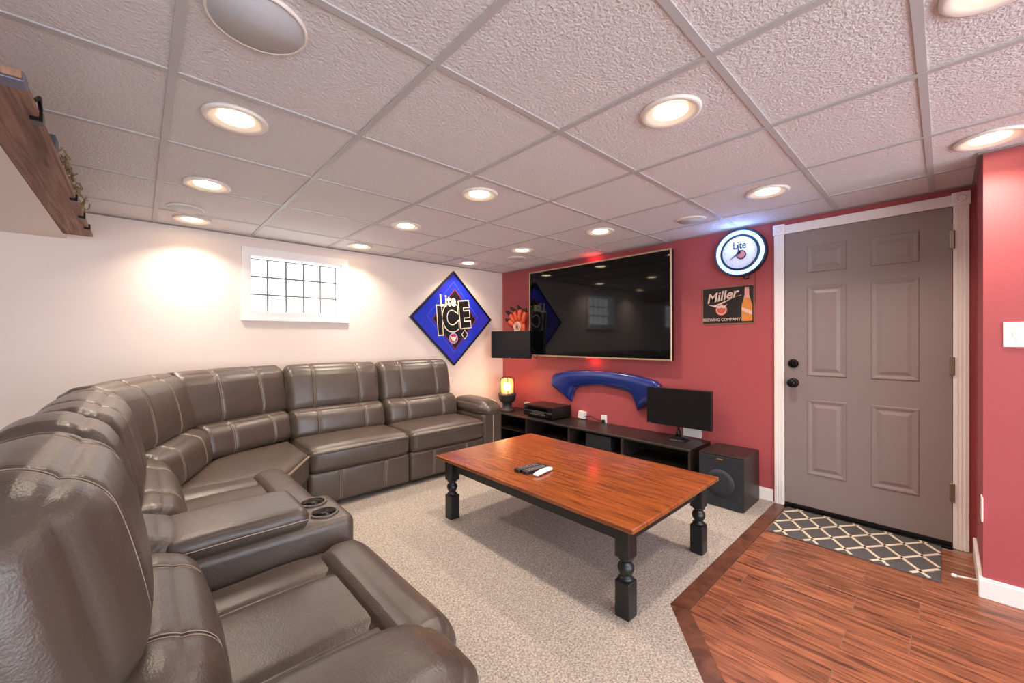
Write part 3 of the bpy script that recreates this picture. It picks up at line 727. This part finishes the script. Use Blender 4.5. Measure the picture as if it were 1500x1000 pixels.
# neon clock
ck = empty('neon_clock', (XR, 1.095, 1.918)); tag(ck, 'round wall clock with glowing blue-white neon ring', 'clock')
M_neon = mat('blue_white_neon', (150, 205, 255), .3, emit=((120, 190, 255), 3.2)); M_face = mat('white_clock_face', (235, 240, 245), .4)
q = MB(); q.lathe([(.186, 0), (.188, .045), (.184, .058), (.180, .058), (.177, .03), (0, .028)], 48, RX); q.build('case', mat('dark_chrome', (60, 62, 72), .25, .8), ck, True)
q = MB(); q.torus(.158, .014, 56, 10, Matrix.Translation((-.056, 0, 0)) @ Matrix.Rotation(R(90), 4, 'Y')); q.build('neon_ring', M_neon, ck, True)
q = MB(); q.torus(.132, .008, 56, 8, Matrix.Translation((-.06, 0, 0)) @ Matrix.Rotation(R(90), 4, 'Y')); q.build('inner_ring', M_black, ck, True)
q = MB(); q.lathe([(.13, .05), (.13, .055), (0, .055)], 48, RX); face = q.build('face', M_face, ck)
MW = Matrix(((0, 0, -1, 0), (-1, 0, 0, 0), (0, 1, 0, 0), (0, 0, 0, 1)))     # text plane -> facing -x on the red wall
def onred(dx, y, z, rz=0): return Matrix.Translation((dx, y, z)) @ MW @ Matrix.Rotation(rz, 4, 'Z')
M_ink = mat('dark_ink', (25, 27, 40), .5)
text('Lite', .08, M_ink, 'lettering', face, onred(-.057, 0, .055), .001, sx=.8, bold=.001)
q = MB(); q.lathe([(.03, .055), (.03, .058), (0, .058)], 28, Matrix.Translation((0, -.012, -.018)) @ RX); q.build('emblem', mat('faded_red', (205, 130, 120), .5), face)
q = MB(); q.torus(.032, .004, 28, 6, Matrix.Translation((-.058, -.012, -.018)) @ Matrix.Rotation(R(90), 4, 'Y')); q.build('emblem_ring', M_ink, face, True)
q = MB()
for k in range(12):
    a = k*math.pi/6; q.lathe([(.003, 0), (.003, .002), (0, .002)], 8, Matrix.Translation((-.055, .108*math.sin(a), .108*math.cos(a))) @ RX)
q.build('hour_dots', M_btn, face)
for (a, l, w_) in ((R(14), .062, .007), (R(128), .085, .006)):
    q = MB(); d_ = Vector((0, math.sin(a), math.cos(a))); n_ = Vector((0, d_.z, -d_.y))
    o_ = Vector((-.064, 0, .0))
    q.add([o_-d_*.012+n_*w_, o_-d_*.012-n_*w_, o_+d_*l-n_*w_*.3, o_+d_*l+n_*w_*.3]+[p+Vector((-.002, 0, 0)) for p in (o_-d_*.012+n_*w_, o_-d_*.012-n_*w_, o_+d_*l-n_*w_*.3, o_+d_*l+n_*w_*.3)], [(0, 1, 2, 3), (4, 5, 6, 7), (0, 1, 5, 4), (1, 2, 6, 5), (2, 3, 7, 6), (3, 0, 4, 7)])
    q.build('clock_hand', M_ink, face)
q = MB(); q.tube([(-.03, -.02, -.185), (-.03, -.03, -.21), (-.03, -.06, -.205), (-.03, -.07, -.18)], .006, 6); q.tube([(-.02, -.1, -.16), (-.015, -.1, -.4)], .0015, 4); q.build('cord', M_black, ck)
pl = bpy.data.lights.new('neon_glow', 'POINT'); pl.energy = 2.2; pl.color = (.25, .4, 1); pl.shadow_soft_size = .12
po = bpy.data.objects.new('neon_light', pl); link(po, ck); po.location = (-.13, 0, .1)

# tin sign
sg = empty('tin_sign', (XR, 1.203, 1.512)); tag(sg, 'weathered black tin brewery sign with a bottle under the neon clock', 'sign')
M_tin = mat('worn_black_tin', (34, 26, 24), .5, var=(40, .35)); M_cream = mat('cream_print', (235, 205, 180), .55)
SW, SH = .392, .302
q = MB(); q.box(-.006, -.001, -SW/2, SW/2, -SH/2, SH/2); q.build('plate', M_tin, sg, bevel=.002, seg=1)
M_tan = mat('worn_edge', (150, 115, 92), .6)
q = MB(); e_ = .005
q.box(-.007, -.001, -SW/2-.001, SW/2+.001, SH/2-e_, SH/2+.001); q.box(-.007, -.001, -SW/2-.001, SW/2+.001, -SH/2-.001, -SH/2+e_); q.box(-.007, -.001, -SW/2-.001, -SW/2+e_, -SH/2, SH/2); q.box(-.007, -.001, SW/2-e_, SW/2+.001, -SH/2, SH/2); q.build('rim', M_tan, sg)
text('Miller', .105, M_cream, 'lettering', sg, onred(-.0065, .045, .075, R(10)), .0006, shear=.35, bold=.002)
q = MB(); q.add([(-.007, .15, .012), (-.007, .10, .005), (-.007, -.10, .078), (-.007, -.11, .075), (-.007, -.06, .066), (-.007, .09, -.012)], [(0, 1, 2, 3, 4, 5)]); q.build('swoosh', M_cream, sg)
text('BREWING COMPANY', .035, M_cream, 'lettering', sg, onred(-.0065, .045, -.115), .0006, sx=.86)
q = MB(); q.lathe([(.045, 0), (.045, .001), (0, .001)], 28, Matrix.Translation((-.006, .045, -.035)) @ RX); em = q.build('emblem', mat('faded_coral', (206, 92, 76), .55), sg)
q = MB(); q.torus(.036, .003, 24, 5, Matrix.Translation((-.007, .045, -.035)) @ Matrix.Rotation(R(90), 4, 'Y') @ Matrix.Scale(.3, 4, (0, 0, 1))); q.build('emblem_ring', M_cream, em)
q = MB(); q.add([(-.0075, .045+y, -.035+z) for y, z in ((-.05, .05), (-.02, .03), (0, .04), (.02, .03), (.05, .05), (.02, .012), (0, .02), (-.02, .012))], [(0, 1, 7), (1, 2, 6, 7), (2, 3, 5, 6), (3, 4, 5)]); q.build('eagle_wings', M_cream, em)
bp_ = [(.0, .135), (.014, .135), (.014, .125), (.016, .12), (.016, .08), (.022, .05), (.036, .0), (.038, -.02), (.038, -.125), (.034, -.132), (0, -.132)]
q = MB(); V = [(-.007, -.145+r_, z) for r_, z in bp_]+[(-.007, -.145-r_, z) for r_, z in bp_[::-1]]; q.add(V, [tuple(range(len(V)))]); bt = q.build('bottle_print', mat('amber_print', (224, 140, 62), .5), sg)
q = MB(); V = [(-.0078, -.145+r_, z) for r_, z in bp_[:6]]+[(-.0078, -.145-r_, z) for r_, z in bp_[:6][::-1]]; q.add(V, [tuple(range(len(V)))]); q.build('bottle_neck', mat('pink_print', (226, 160, 150), .5), bt)
q = MB(); q.add([(-.0078, -.108, -.05), (-.0078, -.182, -.085), (-.0078, -.182, -.055), (-.0078, -.108, -.02)], [(0, 1, 2, 3)]); q.build('bottle_label', mat('pale_label', (236, 190, 170), .5), bt)

# diamond sign on the white wall
dsn = empty('diamond_sign', (2.725, YW, 1.495)); tag(dsn, 'blue diamond shaped framed beer sign on the cream wall', 'sign')
MD = Matrix(((1, 0, 0, 0), (0, 0, -1, 0), (0, 1, 0, 0), (0, 0, 0, 1)))
def onback(x, dy, z, rz=0): return Matrix.Translation((x, dy, z)) @ MD @ Matrix.Rotation(rz, 4, 'Z')
def dia(s, y0, y1): 
    q = MB(); V = [(s, y, 0) for y in (y0, y1)]+[(0, y, s*.97) for y in (y0, y1)]+[(-s, y, 0) for y in (y0, y1)]+[(0, y, -s*.97) for y in (y0, y1)]
    q.add(V, [(0, 2, 4, 6), (1, 3, 5, 7), (0, 1, 3, 2), (2, 3, 5, 4), (4, 5, 7, 6), (6, 7, 1, 0)]); return q
o = dia(.575, -.018, -.001).build('backing', M_black, dsn)
q = MB()
for sx in (1, -1):
    for sz in (1, -1):
        a, b_ = Vector((.575*sx, 0, 0)), Vector((0, 0, .558*sz)); ai, bi = a*.955, b_*.955
        V = [a, b_, bi, ai]; V = [v+Vector((0, -.018, 0)) for v in V]+[v+Vector((0, -.036, 0)) for v in V]
        q.add(V, [(0, 1, 2, 3), (4, 5, 6, 7), (0, 1, 5, 4), (1, 2, 6, 5), (2, 3, 7, 6), (3, 0, 4, 7)])
q.build('frame', M_black, dsn)
face = dia(.55, -.022, -.018).build('face', mat('royal_blue_print', (36, 50, 190), .25, coat=.6), dsn)
M_redline = mat('dark_red_print', (120, 34, 36), .5); M_dk = mat('black_print', (22, 18, 20), .4); M_outline = mat('cream_outline', (245, 232, 205), .5)
def diaring(s, t, y, m, nm):
    q = MB(); V = []
    for ss in (s, s-t): V += [(ss, y, 0), (0, y, ss*1.15), (-ss, y, 0), (0, y, -ss*1.15)]
    q.add(V, [(i, (i+1) % 4, 4+(i+1) % 4, 4+i) for i in range(4)]); o = q.build(nm, m, face); o.location = (.02, 0, -.01); return o
diaring(.30, .3, -.0228, M_dk, 'black_diamond'); diaring(.315, .016, -.0232, M_redline, 'red_line')
diaring(.36, .004, -.0226, mat('pale_blue_line', (90, 110, 215), .4), 'thin_line').location = (0, 0, .02)
text('Lite', .19, M_outline, 'lettering', face, onback(-.085, -.0265, .2, R(3)), .001, sx=.8, bold=.004)
for ch, x, z, s_, rz in (('I', -.19, -.045, .44, 4), ('C', -.045, -.01, .42, 5), ('E', .155, .035, .42, 6)):
    text(ch, s_, M_outline, 'letter_outline', face, onback(x, -.0235, z, R(rz)), .0005, offset=.030, sx=.74)
    text(ch, s_, M_dk, 'letter', face, onback(x, -.0255, z, R(rz)), .0008, offset=.017, sx=.74)
q = MB(); q.lathe([(.062, 0), (.062, .003), (0, .003)], 32, Matrix.Translation((-.005, -.023, -.235)) @ Matrix.Rotation(R(90), 4, 'X')); em = q.build('emblem', mat('pale_badge', (170, 170, 225), .4), face)
q = MB(); q.lathe([(.05, 0), (.05, .0045), (0, .0045)], 32, Matrix.Translation((-.005, -.023, -.235)) @ Matrix.Rotation(R(90), 4, 'X')); q.build('emblem_center', mat('crimson_print', (190, 50, 70), .4), em)
q = MB(); q.add([(-.005+x, -.029, -.235+z) for x, z in ((-.045, .03), (-.015, .008), (0, .02), (.015, .008), (.045, .03), (.02, -.03), (-.02, -.03))], [(0, 1, 6), (1, 2, 3, 5, 6), (3, 4, 5)]); q.build('eagle_shape', M_outline, em)
q = MB(); q.add([(.16+x, -.024, -.19+z) for x, z in ((.05, 0), (0, .06), (-.05, 0), (0, -.06))], [(0, 1, 2, 3)]); o = q.build('small_diamond_edge', M_outline, face)
q = MB(); q.add([(.16+x*.8, -.0245, -.19+z*.8) for x, z in ((.05, 0), (0, .06), (-.05, 0), (0, -.06))], [(0, 1, 2, 3)]); q.build('small_diamond', M_dk, face)

# ================================================================ small things
def plate(name, label, loc, axis, w_, h_, extra=None, cat='wall plate'):
    t = empty(name, loc); tag(t, label, cat)
    q = MB(); (q.box(-.006, 0, -w_/2, w_/2, -h_/2, h_) if False else (q.box(-.006, 0, -w_/2, w_/2, -h_/2, h_/2) if axis == 'x' else q.box(-w_/2, w_/2, 0, .006, -h_/2, h_/2)))
    q.build('cover_plate', M_trim, t, bevel=.002)
    return t
t = plate('light_switch', 'white light switch plate on the boxed-out red wall', (XS, -.222, 1.253), 'x', .07, .115, cat='light switch')
q = MB(); q.box(-.012, -.006, -.005, .005, -.012, .012); q.build('toggle', M_trim, t)
t = plate('wall_plate', 'white blank plate low on the narrow return wall by the door', (2.905+.06, YS, .42), 'y', .07, .115)
t = plate('wall_outlet', 'white outlet with black plug above the media bench', (XR, 2.394, .4), 'x', .07, .115, cat='outlet')
q = MB(); q.box(-.03, -.006, -.015, .015, -.02, .01); q.build('plug', M_black, t, bevel=.003)
q = MB(); q.tube([(-.03, 0, -.005), (-.05, .06, .01), (-.04, .14, .03), (-.02, .2, .02), (-.02, .25, .0)], .004, 6); q.build('cord', M_black, t, True)
q = MB(); q.box(-.05, 0, -.04, .04, -.03, .045); o = q.build('plug_adapter', M_trim, None, bevel=.004, loc=(XR, 2.655, .42), rot=(R(8), 0, 0)); tag(o, 'white plug-in adapter on red wall behind the receiver', 'adapter')
q = MB(); q.box(-.04, 0, -.03, .03, -.03, .04); o = q.build('plug_adapter', M_trim, None, bevel=.004, loc=(XR, 3.5, .43)); tag(o, 'white plug-in adapter between the corner lamp and the receiver', 'adapter')
t = plate('cable_plate', 'cream wall plate behind the computer monitor stand', (XR, 1.49, .425), 'x', .16, .075)
q = MB(); q.lathe([(.004, 0), (.004, .01), (0, .012)], 10, Matrix.Translation((XR, 1.44, 1.80)) @ RX); o = q.build('nail', M_hinge, None); tag(o, 'tiny nail head in the red wall left of the neon clock', 'nail')
# door stop
ds = empty('door_stop', (3.02, YS+.014, .045)); tag(ds, 'white spring door stop sticking out of the baseboard', 'door stop')
q = MB(); q.tube([(0, 0, 0), (-.012, .035, 0), (-.024, .07, -.0)], .0045, 8); q.build('spring', M_trim, ds, True)
q = MB(); q.lathe([(.008, 0), (.009, .012), (.006, .018), (0, .019)], 12, Matrix.Translation((-.024, .07, 0)) @ Matrix.Rotation(R(-90), 4, 'X')); q.build('rubber_tip', M_trim, ds, True)
# door mat
mt = empty('door_mat', (3.235, .395, .0)); tag(mt, 'charcoal door mat with cream trellis lattice in front of the door', 'door mat')
q = MB(); q.box(-.275, .275, -.385, .385, .0005, .007); q.build('mat_base', mat('charcoal_mat', (84, 80, 80), .95, bump=(500, .8, .004), var=(90, .2)), mt, bevel=.002, seg=1)
q = MB()
def strip(p, d_, wd=.008):
    lo, hi = -2, 2
    for (pp, dd, lim) in ((p[0], d_[0], .268), (p[1], d_[1], .378)):
        if abs(dd) > 1e-9:
            a, b_ = sorted(((-lim-pp)/dd, (lim-pp)/dd)); lo, hi = max(lo, a), min(hi, b_)
    if hi-lo < .01: return
    n = Vector((-d_[1], d_[0])).normalized()*wd
    A = Vector(p)+Vector(d_)*lo; B = Vector(p)+Vector(d_)*hi
    q.prism([(A.x+n.x, A.y+n.y), (B.x+n.x, B.y+n.y), (B.x-n.x, B.y-n.y), (A.x-n.x, A.y-n.y)], .006, .0095)
for k in range(-6, 7):
    strip((0, k*.155), (.22, .155)); strip((0, k*.155), (.22, -.155))
q.build('trellis_pattern', mat('cream_yarn', (222, 204, 180), .95, bump=(500, .8, .004)), mt)

# rustic shelf on the soffit with decorations
sh = empty('rustic_shelf', (-.285, 2.1, 1.925)); tag(sh, 'rough barn wood shelf along the soffit by the ceiling', 'shelf')
M_barn = wood('barn_wood', (104, 74, 60), (160, 120, 100), .75, 3, (14, .6, 2), 0)
q = MB(); q.box(-.065, .065, -.47, 1.70, .0, .022); q.build('plank', M_barn, sh, bevel=.003)
for y in (-.2, .75, 1.12, 1.42):
    q = MB(); q.box(.045, .072, y-.02, y+.02, -.012, .022); q.build('metal_clip', M_blackmetal, sh, bevel=.002)
q = MB(); q.box(-.06, .067, -.46, -.40, -.004, .023); q.build('steel_strap', mat('blue_grey_steel', (110, 112, 135), .4, .7), sh, bevel=.002)
nb = MB(); rr = random.Random(3)
for k in range(60):
    y0 = rr.uniform(2.4, 3.2); p0 = Vector((rr.uniform(-.27, -.215), y0, 1.95)); pts = [p0]
    for j in range(5): pts.append(pts[-1]+Vector((rr.uniform(-.02, .02), rr.uniform(-.05, .05), rr.uniform(-.005, .03))))
    nb.tube([(max(-.30, min(-.2, p.x)), p.y, max(1.953, min(2.09, p.z))) for p in pts], .003, 4)
o = nb.build('fish_netting', mat('tan_net', (150, 132, 98), .9), None); tag(o, 'tangled tan netting lying on the rustic shelf', 'netting', kind='stuff')
q = MB(); q.box(-.03, .03, -.04, .04, 0, .05); o = q.build('small_block', mat('slate_block', (70, 74, 88), .5), None, bevel=.004, loc=(-.25, 2.25, 1.947)); tag(o, 'small slate-blue block on the rustic shelf', 'block')
q = MB(); q.tube([(0, 0, 0), (.0, .0, .06), (.01, .03, .09), (.01, .06, .06), (.0, .05, .0)], .006, 6); o = q.build('iron_hook', M_blackmetal, None, True, loc=(-.245, 1.98, 1.947)); tag(o, 'small black iron hook on the rustic shelf near the steel strap', 'hook')
